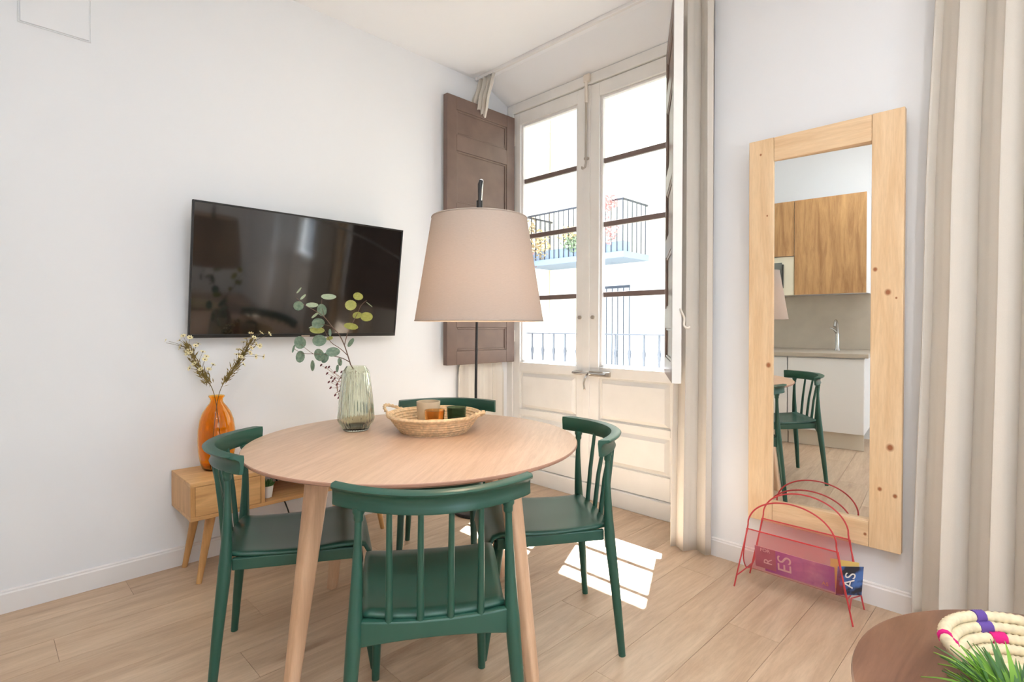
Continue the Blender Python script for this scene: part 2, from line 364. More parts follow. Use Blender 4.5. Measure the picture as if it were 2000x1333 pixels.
# espagnolette, lever latch, key plates
xb = -2.221
MB().box(xb-.02, xb+.028, YW-.034, YW-.008, 2.82, 2.87).tube([(xb, YW-.026, 2.83), (xb, YW-.026, 2.68)], .012, 8).build('bolt_case', M['hinge'], leafR, bevel=.003)
MB().tube([(xb, YW-.026, 2.70), (xb, YW-.026, 2.28), (xb-.004, YW-.030, 2.25)], .0075, 8).build('bolt_rod', M['steel'], leafR, True)
MB().tube(curve([(xb-.004, YW-.03, 2.25), (xb-.012, YW-.05, 2.235), (xb-.02, YW-.045, 2.25)]), .006, 8).build('bolt_knob', M['steel'], leafR, True)
MB().box(xb-.014, xb+.016, YW-.032, YW-.008, 2.30, 2.315).build('bolt_guide', M['steel'], leafR, bevel=.002)
m = MB().box(-2.33, -2.255, YW-.018, YW+.002, .842, .868)
m.build('latch_keep', M['steel'], leafL, bevel=.004)
MB().box(-2.20, -2.03, YW-.016, YW+.002, .838, .872).build('latch_plate', M['steel'], leafR, bevel=.005)
MB().tube(curve([(-2.33, YW-.026, .855), (-2.24, YW-.028, .857), (-2.16, YW-.028, .855), (-2.06, YW-.024, .853)]), .008, 8).build('latch_bar', M['chrome'], leafR, True)
MB().tube(curve([(-2.19, YW-.028, .858), (-2.2, YW-.05, .83), (-2.212, YW-.052, .79), (-2.21, YW-.045, .745)]), [.008]*24+[.006], 8).build('lever', M['chrome'], leafR, True)
for lf, x in ((leafL, -2.285), (leafR, -2.175)):
    MB().tube([(x, YW-.012, 1.235), (x, YW+.002, 1.235)], .013, 14).build('key_plate', M['steel'], lf, True)
def shutter(hx, hy, ang, flip, label):
    # local: x along the leaf from the hinge, y thickness (brown face at y=0), z up
    s = bpy.data.objects.new('shutter', None)
    wd, z0, z1, t = .645, .902, 2.765, .044
    panels = [(.998, 1.165), (1.275, 1.565), (1.665, 1.92), (2.03, 2.392), (2.503, 2.674)]
    st = .082
    m = MB().box(0, st, 0, t, z0, z1).box(wd-st, wd, 0, t, z0, z1)
    zs = [z0]+[q for p in panels for q in p]+[z1]
    for a, b2 in zip(zs[0::2], zs[1::2]): m.box(st, wd-st, 0, t, a, b2)
    def tr(q): return (q[0], q[1]*flip, q[2])
    m.v = [tr(q) for q in m.v]
    so = m.build('shutter', [M['shutter'], M['door']], win, bevel=.003, pick=lambda p: 1 if p.normal.y*flip > .5 or (flip > 0 and p.normal.x > .5 and p.center.x > wd-.01) or (flip > 0 and abs(p.normal.z) > .5 and (p.center.z < z0+.01 or p.center.z > z1-.01)) else 0)
    so['label'] = label
    so.location = (hx, hy, 0); so.rotation_euler = (0, 0, ang)
    for a, b2 in panels:
        g = MB().box(st, wd-st, .012, .024, a, b2); g.v = [tr(q) for q in g.v]
        g.build('shutter_panel', [M['shutter'], M['door']], so, pick=lambda p: 0 if p.normal.y*flip < -.5 else 1)
        e = .014
        g = MB()
        for (xa, xb2, za, zb) in ((st, st+e, a, b2), (wd-st-e, wd-st, a, b2), (st+e, wd-st-e, a, a+e), (st+e, wd-st-e, b2-e, b2)): g.box(xa, xb2, .005, .012, za, zb)
        g.v = [tr(q) for q in g.v]; g.build('moulding', M['shutter'], so, bevel=.003)
    for z in (1.1, 1.85, 2.6): MB().tube([(-.006, .01*flip, z-.045), (-.006, .01*flip, z+.045)], .007, 8).build('hinge', M['hinge'], so, True)
    return so
shL = shutter(-2.905, 2.925, -pi/2-.012, -1, 'dark brown panelled shutter folded against the left wall')
dx, dy = (-1.262+1.606), (2.33-2.877)
shR = shutter(-1.606, 2.877, math.atan2(dy, dx), 1, 'brown and cream shutter seen edge-on beside the curtain')
MB().tube(curve([(.64, .036, 1.26), (.652, .046, 1.235), (.645, .056, 1.21), (.65, .054, 1.18), (.66, .066, 1.165), (.655, .08, 1.17)]), .005, 8).build('hook', M['hinge'], shR, True)

# ------------------------------------------------------------------ balcony and street outside
struct(MB().box(-3.6, -.9, 3.06, 3.75, -.1, .04).build('balcony_floor', M['facadew']), 'pale floor slab of the balcony outside the French window', 'balcony')
struct(MB().box(-4.2, 2.6, 3.06, 3.69, 3.42, 3.6).build('balcony_slab', M['facadew']), 'pale underside slab of the balcony above', 'balcony')
rl = thing('balcony_railing', 'slim grey iron railing just outside the French window', 'railing', (-2.2, 3.5, .04))
MB().box(-1.35, 1.25, -.018, .018, 1.068, 1.078).build('handrail', M['iron'], rl, bevel=.002)
MB().box(-1.35, 1.25, -.012, .012, .06, .075).build('bottom_rail', M['iron'], rl)
bm_ = MB().tube([(0, 0, .04), (0, 0, .22)], .007, 8).lathe([(.007, .22), (.014, .24), (.009, .27), (.0085, .5), (.0085, .88), (.015, .93), (.008, .96), (.008, 1.07)], 8)
bme = bm_.mesh('baluster', True); bme.materials.append(M['iron'])
for i in range(21): link('baluster', bme, rl, loc=(-1.30+i*.1255, 0, 0))
for x in (-1.35, 1.25): MB().tube([(x, 0, -.04), (x, 0, 1.08)], .014, 8).build('post', M['iron'], rl)
struct(MB().box(-30, 20, 3.8, 9.0, -3.7, -3.6).build('street', M['asphalt']), 'pale street far below the balcony', 'street')
bd = thing('building', 'cream building across the street with a planted balcony', 'building', (-6.5, 9.0, -3.6))
MB().box(-12, 14, 0, 3, 0, 16).build('wall', M['facade'], bd)
MB().tube([(-1.36, -.06, 0), (-1.36, -.06, 16)], .05, 10).build('downpipe', M['facade'], bd, True)
# window with a grille (local z offset 3.6)
def L(z): return z+3.6
MB().box(.10, .80, -.02, .0, L(-.6), L(2.0)).build('window_recess', M['facadew'], bd)
g = MB().box(.12, .80, -.12, -.1, L(1.93), L(1.98))
for i in range(6): g.tube([(.13+i*.132, -.11, L(-.6)), (.13+i*.132, -.11, L(1.95))], .011, 6)
g.build('window_grille', M['iron'], bd)
MB().box(-1.30, 1.14, -.85, 0, L(2.42), L(2.53)).build('balcony_base', M['slab'], bd)
bx0, bx1, by = -1.28, 1.12, -.82
g = MB().box(bx0, bx1, by-.015, by+.015, L(3.45), L(3.48)).box(bx0, bx0+.03, by, 0, L(3.45), L(3.48)).box(bx1-.03, bx1, by, 0, L(3.45), L(3.48))
for i in range(20): g.tube([(bx0+.02+i*(bx1-bx0-.04)/19, by, L(2.53)), (bx0+.02+i*(bx1-bx0-.04)/19, by, L(3.46))], .010, 5)
for i in range(6): g.tube([(bx0+.015, by+i*.15, L(2.53)), (bx0+.015, by+i*.15, L(3.46))], .010, 5); g.tube([(bx1-.015, by+i*.15, L(2.53)), (bx1-.015, by+i*.15, L(3.46))], .010, 5)
g.build('balcony_rail', M['iron'], bd)
MB().box(-1.2, 1.1, -.80, -.58, L(2.53), L(2.72)).build('planter', M['slab'], bd)
def clump(name, mat, cx, cy, cz, rx, ry, rz, n, sz):
    g = MB()
    for i in range(n):
        a, b2 = random.uniform(0, 2*pi), random.uniform(-1, 1); r = random.random()**.5; q = math.sqrt(1-b2*b2)
        p = Vector((cx+rx*r*q*math.cos(a), cy+ry*r*q*math.sin(a), cz+rz*r*b2))
        u = Vector((random.gauss(0, 1), random.gauss(0, 1), random.gauss(0, 1))).normalized(); w = u.orthogonal().normalized()
        s = sz*random.uniform(.6, 1.3); g.add([p-u*s, p+w*s*.5, p+u*s, p-w*s*.5], [(0, 1, 2, 3)])
    o = g.build(name, mat, bd); o['kind'] = 'stuff'; return o
pinkish = plain('pink_blossom', (196, 130, 120), .8, var=.3, vscale=9); greenish = plain('balcony_green', (128, 140, 104), .8, var=.3, vscale=9); ochre = plain('ochre_leaves', (190, 160, 110), .8, var=.3, vscale=9)
clump('blossoms', pinkish, .72, -.9, L(3.42), .34, .12, .18, 260, .035)
clump('blossoms', pinkish, .80, -.85, L(2.95), .30, .10, .28, 160, .035)
clump('leaves', greenish, .0, -.82, L(2.82), .35, .12, .22, 260, .035)
clump('leaves', ochre, -.15, -.85, L(3.0), .30, .1, .16, 120, .035)
clump('leaves', ochre, -.90, -.85, L(2.85), .30, .12, .34, 260, .035)
clump('leaves', pinkish, -1.1, -.86, L(2.5), .12, .1, .30, 70, .03)
clump('leaves', ochre, -1.1, -.86, L(3.2), .14, .1, .25, 90, .03)

# ------------------------------------------------------------------ curtains
def curtain(name, keys, nf, label, seed, skew=0, cols=150, rows=40):
    rnd = random.Random(seed); ph = [rnd.uniform(.75, 1.3) for _ in range(int(nf*2)+3)]; am = [rnd.uniform(.65, 1.15) for _ in range(int(nf*2)+3)]
    keys = sorted(keys, key=lambda k: k[0]); z0, z1 = keys[0][0], keys[-1][0]; G = []
    def sample(z):
        for a, b2 in zip(keys, keys[1:]):
            if z <= b2[0]:
                t = (z-a[0])/(b2[0]-a[0]); t = t*t*(3-2*t)
                return Vector(a[1]).lerp(Vector(b2[1]), t), Vector(a[2]).lerp(Vector(b2[2]), t), a[3]+(b2[3]-a[3])*t
        return Vector(keys[-1][1]), Vector(keys[-1][2]), keys[-1][3]
    cum = [0]
    for q in ph: cum.append(cum[-1]+q)
    tot = nf*2
    sc = tot/cum[int(tot)] if int(tot) < len(cum) else 1
    for j in range(rows+1):
        z = z0+(z1-z0)*j/rows; p0, p1, amp = sample(z); d = (p1-p0); n = Vector((d.y, -d.x)).normalized(); row = []
        for i in range(cols+1):
            t = i/cols; s = t*tot/sc; k = 0
            while k+1 < len(cum)-1 and s > cum[k+1]: k += 1
            u = (s-cum[k])/(cum[k+1]-cum[k]); w = math.sin(pi*u)*(1 if k % 2 else -1)*am[k]
            w = math.copysign(abs(w)**.8, w)
            q = p0+d*t+n*amp*w+d.normalized()*(.25*amp*math.sin(2*pi*u))
            row.append((q.x, q.y, z))
        G.append(row)
    o = MB().grid(G).build(name, M['curtain'], None, True, solid=.003, ang=180)
    return tag(o, label, 'curtain', 'linen curtains at the windows')
curtain('curtain', [(.012, (-2.962, 2.40), (-2.955, 2.86), .022), (.8, (-2.962, 2.42), (-2.955, 2.86), .020), (.95, (-2.968, 2.44), (-2.965, 2.84), .010), (2.62, (-2.968, 2.47), (-2.966, 2.66), .012), (2.76, (-2.955, 2.53), (-2.85, 2.60), .018), (2.958, (-2.955, 2.60), (-2.775, 2.60), .02)], 4, 'beige linen curtain gathered behind the brown left shutter', 3)
curtain('curtain', [(.015, (-1.395, 2.575), (-1.200, 2.628), .032), (1.2, (-1.385, 2.58), (-1.200, 2.628), .034), (2.958, (-1.385, 2.595), (-1.200, 2.615), .032)], 2.0, 'beige linen curtain between the French window and the pine mirror', 11)
curtain('curtain', [(.015, (-.37, 2.60), (.10, 2.575), .042), (1.5, (-.345, 2.60), (.10, 2.575), .042), (2.958, (-.31, 2.60), (.10, 2.58), .040)], 3.5, 'beige linen curtain at the right edge beyond the pine mirror', 21)
rail = thing('curtain_rail', 'slim white curtain rail fixed along the ceiling above the French window', 'curtain rail', (-2.1, 2.6, 2.962))
MB().box(-.87, .93, -.011, .011, 0, .023).build('track', M['trim'], rail, bevel=.002)
for x in (-.87, .93): MB().box(x-.004, x+.004, -.013, .013, -.001, .023).build('end_cap', M['trim'], rail)

# ------------------------------------------------------------------ dining table
TZ, TC, TR = .739, (-1.720, 1.2015), .614
tb = thing('dining_table', 'round pale oak dining table with splayed beech legs', 'table', (TC[0], TC[1], 0))
MB().lathe([(0.001, TZ-.026), (TR-.045, TZ-.026), (TR-.004, TZ-.012), (TR, TZ-.008), (TR, TZ-.002), (TR-.002, TZ), (.001, TZ)], 120).build('tabletop', [M['oak'], M['edge']], tb, True, ang=20, pick=lambda p: 0 if p.normal.z > .9 else 1).rotation_euler = (0, 0, .6)
for k in range(4):
    a = math.radians(189)+k*pi/2; d = Vector((math.cos(a), math.sin(a), 0))
    pts = [d*(.54+(.431-.54)*t)+Vector((0, 0, (TZ-.02)*t)) for t in (0, .03, .5, 1)]
    MB().tube(pts, [.0185, .020, .0265, .033], 20, sq=.45).build('leg', M['beech'], tb, True, ang=60)

# ------------------------------------------------------------------ dining chairs
def make_chair(label):
    c = thing('dining_chair', label, 'chair', group='green spindle-back chairs around the dining table')
    P = M['plastic']
    # seat shell with waterfall front
    path = [(-.212, .447), (-.17, .441), (-.10, .436), (-.02, .434), (.06, .436), (.13, .441), (.175, .441), (.203, .432), (.220, .412), (.228, .385), (.231, .362)]
    G = []
    for j, (y, z) in enumerate(path):
        hw = .178+.024*min(1, (y+.212)/.3); row = []
        for i in range(21):
            u = -1+i/10; e = abs(u)
            row.append((hw*u, y-(.022*(1-u*u) if j == 0 else .012*(1-u*u) if j == 1 else 0), z+.008*e**3-(.004 if e > .97 else 0)-(.012*e**4 if j > 7 else 0)))
        G.append(row)
    MB().grid(G).build('seat', P, c, True, solid=.010, ang=60)
    # apron: back rail arched, side rails, front rail
    fr = []
    for i in range(17):
        x = -.195+.39*i/16; u = x/.195; y = -.212-.024*(1-u*u); lo = .375+.024*(1-u*u)
        fr.append((x, y, lo))
    g = MB(); vs = []; fs = []
    for x, y, lo in fr: vs += [(x, y-.011, lo), (x, y-.011, .441), (x, y+.011, .445), (x, y+.011, lo)]
    for i in range(16):
        for k in range(4): fs.append((i*4+k, i*4+(k+1) % 4, i*4+4+(k+1) % 4, i*4+4+k))
    fs += [(3, 2, 1, 0), (64, 65, 66, 67)]; g.add(vs, fs); g.build('back_apron', P, c, True, bevel=.003)
    for s in (-1, 1):
        MB().hexa([(s*.168, -.2, .40), (s*.186, -.2, .40), (s*.196, .19, .392), (s*.176, .19, .392), (s*.168, -.2, .438), (s*.186, -.2, .438), (s*.198, .19, .432), (s*.176, .19, .432)]).build('side_apron', P, c, bevel=.004)
    MB().box(-.18, .18, .165, .183, .392, .432).build('front_apron', P, c, bevel=.003)
    for s in (-1, 1):
        pts = curve([(s*.227, -.255, 0), (s*.212, -.236, .22), (s*.198, -.217, .42), (s*.192, -.21, .58), (s*.188, -.211, .722)], 6)
        rr = []
        for p in pts: z = p.z; rr.append(.0125+.0065*min(1, z/.38) if z < .42 else max(.0092, .019-.0105*(z-.42)/.25))
        MB().tube(pts, rr, 14).build('back_leg', P, c, True)
        MB().tube(curve([(s*.188, -.2105, .688), (s*.188, -.211, .705), (s*.188, -.211, .722)], 3), [.0105]+[.0125]*3+[.016]*3, 14).build('collar', P, c, True)
        MB().tube([(s*.177, .236, 0), (s*.170, .205, .2), (s*.164, .178, .41)], [.0125, .0155, .019], 14).build('leg', P, c, True)
    def ry(x): return -.277+.120*(x/.252)**2
    for x in (-.112, -.037, .037, .112):
        xb = x*1.02; MB().tube([(xb, -.216-.020*(1-(xb/.195)**2), .435), ((x+xb)/2, (ry(x)-.23)/2+.001, .58), (x*1.0, ry(x)-.0045, .726)], [.0095, .0085, .007], 10).build('spindle', P, c, True)
    zb, zt = .722, .776
    poly = [(0, zb), (-.004, zt-.012), (-.002, zt), (.030, zt+.001), (.035, zt-.003), (.032, zt-.009), (.015, zt-.016), (.010, zt-.026), (.010, zb+.012), (.015, zb+.002), (.013, zb-.003), (.004, zb-.004)]
    frm = []
    for i in range(37):
        x = -.252+.504*i/36; dy_ = .240*x/.252**2; t = Vector((1, dy_, 0)).normalized(); n = Vector((t.y, -t.x, 0))
        frm.append((Vector((x, ry(x), 0)), n, Vector((0, 0, 1))))
    tr_ = MB().sweep(poly, frm); tr_.v = [(max(-.257, min(.257, x)), y, z) for x, y, z in tr_.v]
    tr_.build('top_rail', P, c, True, ang=50)
    return c
ch = make_chair('green spindle-back chair in front with its back to the viewer')
ch.location = (-1.27, .94, 0); ch.rotation_euler = (0, 0, math.radians(55.6))
copy_thing(ch, (-1.394, 1.544, 0), math.radians(-216), 'green spindle-back chair on the sunlit floor by the French window')
copy_thing(ch, (-1.884, .822, 0), math.radians(-26), 'green spindle-back chair beside the low bench and amber vase')
copy_thing(ch, (-2.128, 1.640, 0), math.radians(-135), 'green spindle-back chair on the far side under the lamp')

# ------------------------------------------------------------------ television
tv = thing('television', 'flat black television tilted on the left wall', 'television', (-2.88, 1.294, 1.438))
tw, th_ = 1.149, .659
tv.rotation_euler = (0, math.radians(8.5), math.radians(-.6))
# local: screen faces +x, y width, z height
MB().box(-.012, .0, -tw/2, tw/2, -th_/2, th_/2).build('back_cover', M['black'], tv, bevel=.004)
MB().box(-.05, -.012, -.34, .34, -.24, .12).build('rear_housing', M['black'], tv, bevel=.012)
be = .009
g = MB().box(0, .006, -tw/2, -tw/2+be, -th_/2, th_/2).box(0, .006, tw/2-be, tw/2, -th_/2, th_/2).box(0, .006, -tw/2+be, tw/2-be, th_/2-be, th_/2).box(0, .007, -tw/2+be, tw/2-be, -th_/2, -th_/2+.018)
g.build('bezel', M['black'], tv, bevel=.002)
MB().box(0, .003, -tw/2+be, tw/2-be, -th_/2+.018, th_/2-be).build('screen', M['screen'], tv)
MB().box(.006, .0085, -.024, .024, -th_/2+.001, -th_/2+.010).build('maker_mark', M['chrome'], tv, bevel=.001)
MB().box(-.10, -.05, -.1, .1, -.1, .02).build('wall_bracket', M['darkmetal'], tv)

# ------------------------------------------------------------------ low bench
BX0, BX1, BY0, BY1, BZ0, BZ1 = -2.985, -2.66, .66, 1.70, .303, .473
bn = thing('media_bench', 'low honey wood bench with a drawer under the television', 'bench', (BX0, BY0, 0))
w_, l_ = BX1-BX0, BY1-BY0
MB().box(0, w_, 0, l_, BZ1-.018, BZ1).build('top_board', M['bench'], bn, bevel=.002)
MB().box(0, w_, 0, l_, BZ0, BZ0+.018).build('bottom_board', M['bench'], bn, bevel=.002)
for y in (0, .300, l_-.018): MB().box(0, w_, y, y+.018, BZ0+.018, BZ1-.018).build('side_panel', M['benchz'], bn, bevel=.001)
dr = MB().box(w_-.022, w_-.002, .0195, .2985, BZ0+.0195, BZ1-.0195).build('drawer', M['bench'], bn, bevel=.0015)
MB().tube([(w_-.0035, .159, BZ1-.020), (w_-.0005, .159, BZ1-.020)], .022, 20).build('finger_hole_shade', M['black'], dr)  # flat black disc paints the dark inside of the hole
for xx, sx in ((.04, 0), (w_-.075, 1)):
    for yy, sy in ((.10, -1), (l_-.10, 1)):
        MB().tube([(xx+(.02 if sx else -.005), yy+sy*.055, 0), (xx+.01, yy, BZ0)], [.0115, .022], 16).build('leg', M['benchz'], bn, True)
pt = thing('succulent_pot', 'small white pot with a green succulent inside the low bench', 'potted plant', (-2.735, 1.015, BZ0+.018))
MB().lathe([(.001, 0), (.022, 0), (.03, .058), (.027, .058), (.024, .05), (.001, .05)], 24).build('pot', M['pot'], pt, True)
g = MB()
for i in range(26):
    a = random.uniform(0, 2*pi); t = random.uniform(.15, .9); p = Vector((.012*math.cos(a), .012*math.sin(a), .05)); q = p+Vector((math.cos(a)*.03*t, math.sin(a)*.03*t, .045*(1.1-t*.6)))
    g.tube([p, (p+q)/2, q], [.004, .006, .001], 5)
g.build('succulent', M['grassd'], pt, True)
cb = MB().tube(curve([(-2.9905, 1.10, BZ0+.14), (-2.9905, 1.14, BZ0+.06), (-2.9905, 1.17, BZ0+.0), (-2.9905, 1.18, .26), (-2.972, 1.215, .15), (-2.96, 1.25, .004)], 8), .004, 8).build('power_cable', M['black'], None, True)
tag(cb, 'thin black power cable hanging behind the low bench', 'cable')

# ------------------------------------------------------------------ amber vase and dried sprays
AV = Vector((-2.868, .827, BZ1))
prof = [(.001, 0), (.054, .0), (.064, .010), (.074, .045), (.081, .095), (.083, .145), (.081, .195), (.074, .240), (.062, .276), (.044, .305), (.031, .322), (.027, .333), (.029, .345), (.036, .354), (.036, .358)]
inner = [(max(.001, r-.003), z if z > .02 else z+.006) for r, z in prof[::-1]]
av = MB().lathe(prof+inner, 40).build('amber_vase', M['amber'], None, True, ang=60, loc=tuple(AV)); tag(av, 'tall amber glass bottle vase standing on the low bench', 'vase')
def spray(name, foot, top, label, fl, seed, bend):
    rnd = random.Random(seed); o = thing(name, label, 'dried flowers', tuple(foot))
    p0, p1 = Vector((0, 0, 0)), Vector(top)-foot; neck = AV+Vector((bend[0], bend[1], .345))-foot; mid = neck.lerp(p1, .4)+Vector((0, 0, .012))
    st = curve([p0, neck, mid, p1], 14); MB().tube(st, [.0018]*len(st), 6).build('stem', M['drystem'], o, True)
    lv, fh, tw_ = MB(), MB(), MB()
    for i in range(190):
        q = st[int(len(st)*rnd.uniform(.48, .94))]; d = (p1-mid).normalized()+Vector((rnd.gauss(0, .36), rnd.gauss(0, .36), rnd.gauss(0, .36)))
        d.normalize(); q = q+Vector((rnd.gauss(0, .006), rnd.gauss(0, .006), rnd.gauss(0, .006))); e = q+d*rnd.uniform(.022, .045); s = d.orthogonal().normalized()*rnd.uniform(.0018, .0036)
        k = d.cross(s).normalized()*.001
        lv.add([q, (q+e)/2+s, e, (q+e)/2-s, (q+e)/2+k], [(0, 1, 4), (1, 2, 4), (2, 3, 4), (3, 0, 4)])
    for (px, py, dd) in fl:
        e = at(px, py, dd)-foot; q = min(st[int(len(st)*.6):], key=lambda v: (v-e).length); q2 = st[max(0, st.index(q)-3)]
        tw_.tube([q2, (q2+e)/2+Vector((0, 0, .004)), e], .0007, 4)
        n = (e-q2).normalized(); u = n.orthogonal().normalized(); w = n.cross(u)
        for k in range(7):
            a = 2*pi*k/7; d = u*math.cos(a)+w*math.sin(a); f_ = u*math.cos(a+1.57)+w*math.sin(a+1.57)
            fh.add([e, e+d*.010+f_*.0045+n*.002, e+d*.0145+n*.005, e+d*.010-f_*.0045+n*.002], [(0, 1, 2, 3)])
        tw_.tube([e-n*.002, e+n*.003], .0032, 6)
    for g, nm, mt in ((lv, 'foliage', M['drygreen']), (fh, 'petals', M['petal']), (tw_, 'twigs', M['drystem'])):
        x = g.build(nm, mt, o); x['kind'] = 'stuff'
    return o
def dj(k): return random.uniform(-k, k)
foot = AV+Vector((-.02, .035, .008))
f1 = [(312, 668), (326, 666), (351, 665), (358, 657), (371, 660), (353, 676), (366, 686), (372, 690), (352, 680), (382, 676), (387, 672), (366, 692), (380, 711), (371, 720), (403, 697), (416, 713), (396, 688), (400, 703), (408, 722), (392, 722)]
spray('dried_flower_spray', foot, at(362, 672, 2.60), 'dried cream flower spray leaning left in the amber vase', [(x, y, 2.58+dj(.03)) for x, y in f1], 5, (.004, -.008, 0))
foot = AV+Vector((.02, -.035, .008))
f2 = [(490, 652), (510, 651), (526, 653), (496, 660), (481, 662), (484, 672), (490, 680), (500, 673), (507, 676), (476, 669), (466, 684), (462, 693), (499, 697), (514, 697), (463, 706), (475, 712), (488, 690), (478, 683), (470, 698)]
spray('dried_flower_spray', foot, at(493, 664, 2.62), 'dried cream flower spray leaning right in the amber vase', [(x, y, 2.62+dj(.03)) for x, y in f2], 9, (-.004, .008, 0))

# ------------------------------------------------------------------ ribbed vase, eucalyptus and burgundy sprig
GV = Vector((-2.030, 1.113, TZ))
prof = [(.001, 0), (.048, 0), (.052, .004), (.060, .020), (.072, .042), (.074, .052), (.071, .08), (.066, .14), (.060, .19), (.054, .235), (.051, .248), (.040, .264), (.040, .267)]
inner = [(max(.001, r-.0045), z if z > .02 else z+.012) for r, z in prof[::-1]]
nrib = 34
gv = MB().lathe(prof+inner, nrib*6, mod=lambda a, z, i: (.0016*math.cos(nrib*a) if 2 < i < len(prof)-3 else 0)).build('ribbed_vase', M['green_glass'], None, True, ang=60, loc=tuple(GV)); tag(gv, 'pale green ribbed glass vase standing on the dining table', 'vase')
GD = 2.29
def ev(x, y, dz=0): return at(550+x/4.445, 560+y/4.445, GD+dz)
eu = thing('eucalyptus_branch', 'eucalyptus branch with round grey-green leaves in the ribbed vase', 'branch', tuple(GV+Vector((0, .02, .012))))
O = Vector(eu.location)
def br(pts, r0, r1):
    p = curve([ev(*q)-O for q in pts], 6); MB().tube(p, [r0+(r1-r0)*i/(len(p)-1) for i in range(len(p))], 7).build('twig', M['stem'], eu, True)
br([(678, 1180, .03), (665, 960, .02), (625, 740, 0), (600, 680, 0), (575, 600, -.01), (545, 510, -.02), (500, 420, -.03), (440, 350, -.05), (375, 270, -.06), (300, 215, -.07), (200, 160, -.08), (130, 100, -.09)], .0034, .0008)
br([(545, 510, -.02), (575, 400, 0), (620, 310, .02), (660, 230, .03), (690, 165, .04), (738, 120, .05)], .002, .0007)
br([(575, 600, -.01), (510, 540, .01), (430, 485, .03), (385, 405, .04), (350, 330, .05)], .002, .0008)
br([(590, 655, 0), (520, 620, .02), (440, 603, .03), (360, 590, .03), (275, 585, .03), (180, 578, .04), (105, 540, .05)], .002, .0008)
br([(275, 585, .03), (230, 555, .02), (165, 500, .0)], .0012, .0007)
br([(440, 350, -.05), (390, 335, -.03), (320, 325, -.02)], .0014, .0007)
br([(520, 620, .02), (508, 660, .02), (490, 700, .02)], .0012, .0007)
br([(375, 270, -.06), (350, 180, -.06), (350, 110, -.05)], .0012, .0007)
lm = {}
for key, mt in (('g', 'leaf'), ('y', 'leafy'), ('p', 'leafp')):
    n = 14; vs = [(0, 0, -.10)]; fs = []
    for ring in (.55, 1):
        for k in range(n): a = 2*pi*k/n; vs.append((ring*math.cos(a)*(1+.06*math.cos(a)), ring*math.sin(a), -.10*(1-ring*ring)+.03*math.cos(2*a)*ring))
    for k in range(n): l = (k+1) % n; fs += [(0, 1+k, 1+l), (1+k, 1+n+k, 1+n+l, 1+l)]
    me = MB().add(vs, fs).mesh('leaf', True, 180); me.materials.append(M[mt]); lm[key] = me
for (x, y, rx, ry_, ang, k, dz) in [(145,168,55,38,10,'g',-.08),(150,35,34,9,40,'p',-.08),(185,92,30,11,48,'p',-.08),(262,160,48,24,8,'p',-.06),(405,88,60,27,8,'p',-.05),(348,205,40,56,-12,'g',-.06),(315,320,52,45,5,'g',-.02),(305,378,60,30,-4,'y',.0),(325,468,58,55,0,'g',.04),(158,487,48,55,0,'g',.0),(103,540,12,38,-8,'g',.05),(160,610,38,52,-10,'g',.04),(325,595,50,55,6,'g',.03),(375,620,30,48,-20,'g',.05),(443,568,58,42,8,'g',.02),(268,688,18,55,-12,'g',.05),(505,655,20,35,10,'g',.02),(483,712,15,33,-6,'g',.03),(420,400,14,36,14,'g',.03),(415,450,28,18,20,'y',.04),(598,162,48,46,20,'y',.02),(662,85,42,33,-14,'y',.04),(655,250,40,30,10,'y',.03),(735,262,58,40,-4,'y',.03),(600,345,65,28,-8,'y',.0),(600,487,22,48,-42,'g',-.02),(290,250,40,10,38,'p',-.05),(290,340,60,10,22,'p',-.01),(760,155,34,5,-52,'p',.05)]:
    o = link('leaf', lm[k], eu); s = GD/FPX/4.445
    X, Yv, N = rt.copy(), up.copy(), -fw
    ax = Matrix((X, Yv, N)).transposed()
    tilt = Matrix.Rotation(math.radians(ang), 3, 'Z') @ Matrix.Rotation(random.uniform(-.5, .5), 3, 'X') @ Matrix.Rotation(random.uniform(-.4, .4), 3, 'Y')
    R_ = (ax @ tilt).to_4x4(); o.matrix_local = Matrix.Translation(ev(x, y, dz)-O) @ R_ @ Matrix.Diagonal((rx*s*1.03, ry_*s*1.03, (rx+ry_)/2*s, 1))
# burgundy sprig
bs_ = thing('burgundy_flower_sprig', 'small burgundy dried flower sprig hanging from the ribbed vase', 'dried flowers', tuple(GV+Vector((0, -.01, .03))))
O2 = Vector(bs_.location); stp = curve([(0, 0, 0), ev(600, 900, .05)-O2, ev(592, 735, .035)-O2, ev(575, 712, .05)-O2, ev(545, 735, .07)-O2, ev(505, 800, .09)-O2, ev(480, 870, .1)-O2, ev(500, 950, .1)-O2], 6)
MB().tube(stp, .0012, 6).build('stem', M['stem'], bs_, True)
fh, tw_ = MB(), MB()
for (x, y) in [(343,683),(385,702),(410,700),(395,755),(460,745),(520,742),(432,792),(520,790),(410,830),(443,822),(525,830),(425,880),(515,862),(465,943),(495,965),(480,850),(505,905),(460,800)]:
    e = ev(x, y, .09+dj(.03))-O2; q = min(stp, key=lambda v: (v-e).length); tw_.tube([q, (q+e)/2, e], .0006, 4)
    for k in range(6):
        a = 2*pi*k/6; d = Vector((math.cos(a), math.sin(a)*.6, math.sin(a)*.8)).normalized(); t = d.orthogonal().normalized()
        fh.add([e, e+d*.005+t*.0026, e+d*.008, e+d*.005-t*.0026], [(0, 1, 2, 3)])
    fh.tube([e-Vector((0, 0, .003)), e+Vector((0, 0, .003))], .0035, 6)
for i in range(30):
    q = stp[random.randrange(len(stp)//2+6, len(stp))]; d = Vector((random.gauss(0, 1), random.gauss(0, 1), random.gauss(0, 1))).normalized(); tw_.tube([q, q+d*.014], [.001, .0004], 4)
x = fh.build('blossoms', M['burgundy'], bs_); x['kind'] = 'stuff'; x = tw_.build('twigs', M['olive'], bs_); x['kind'] = 'stuff'

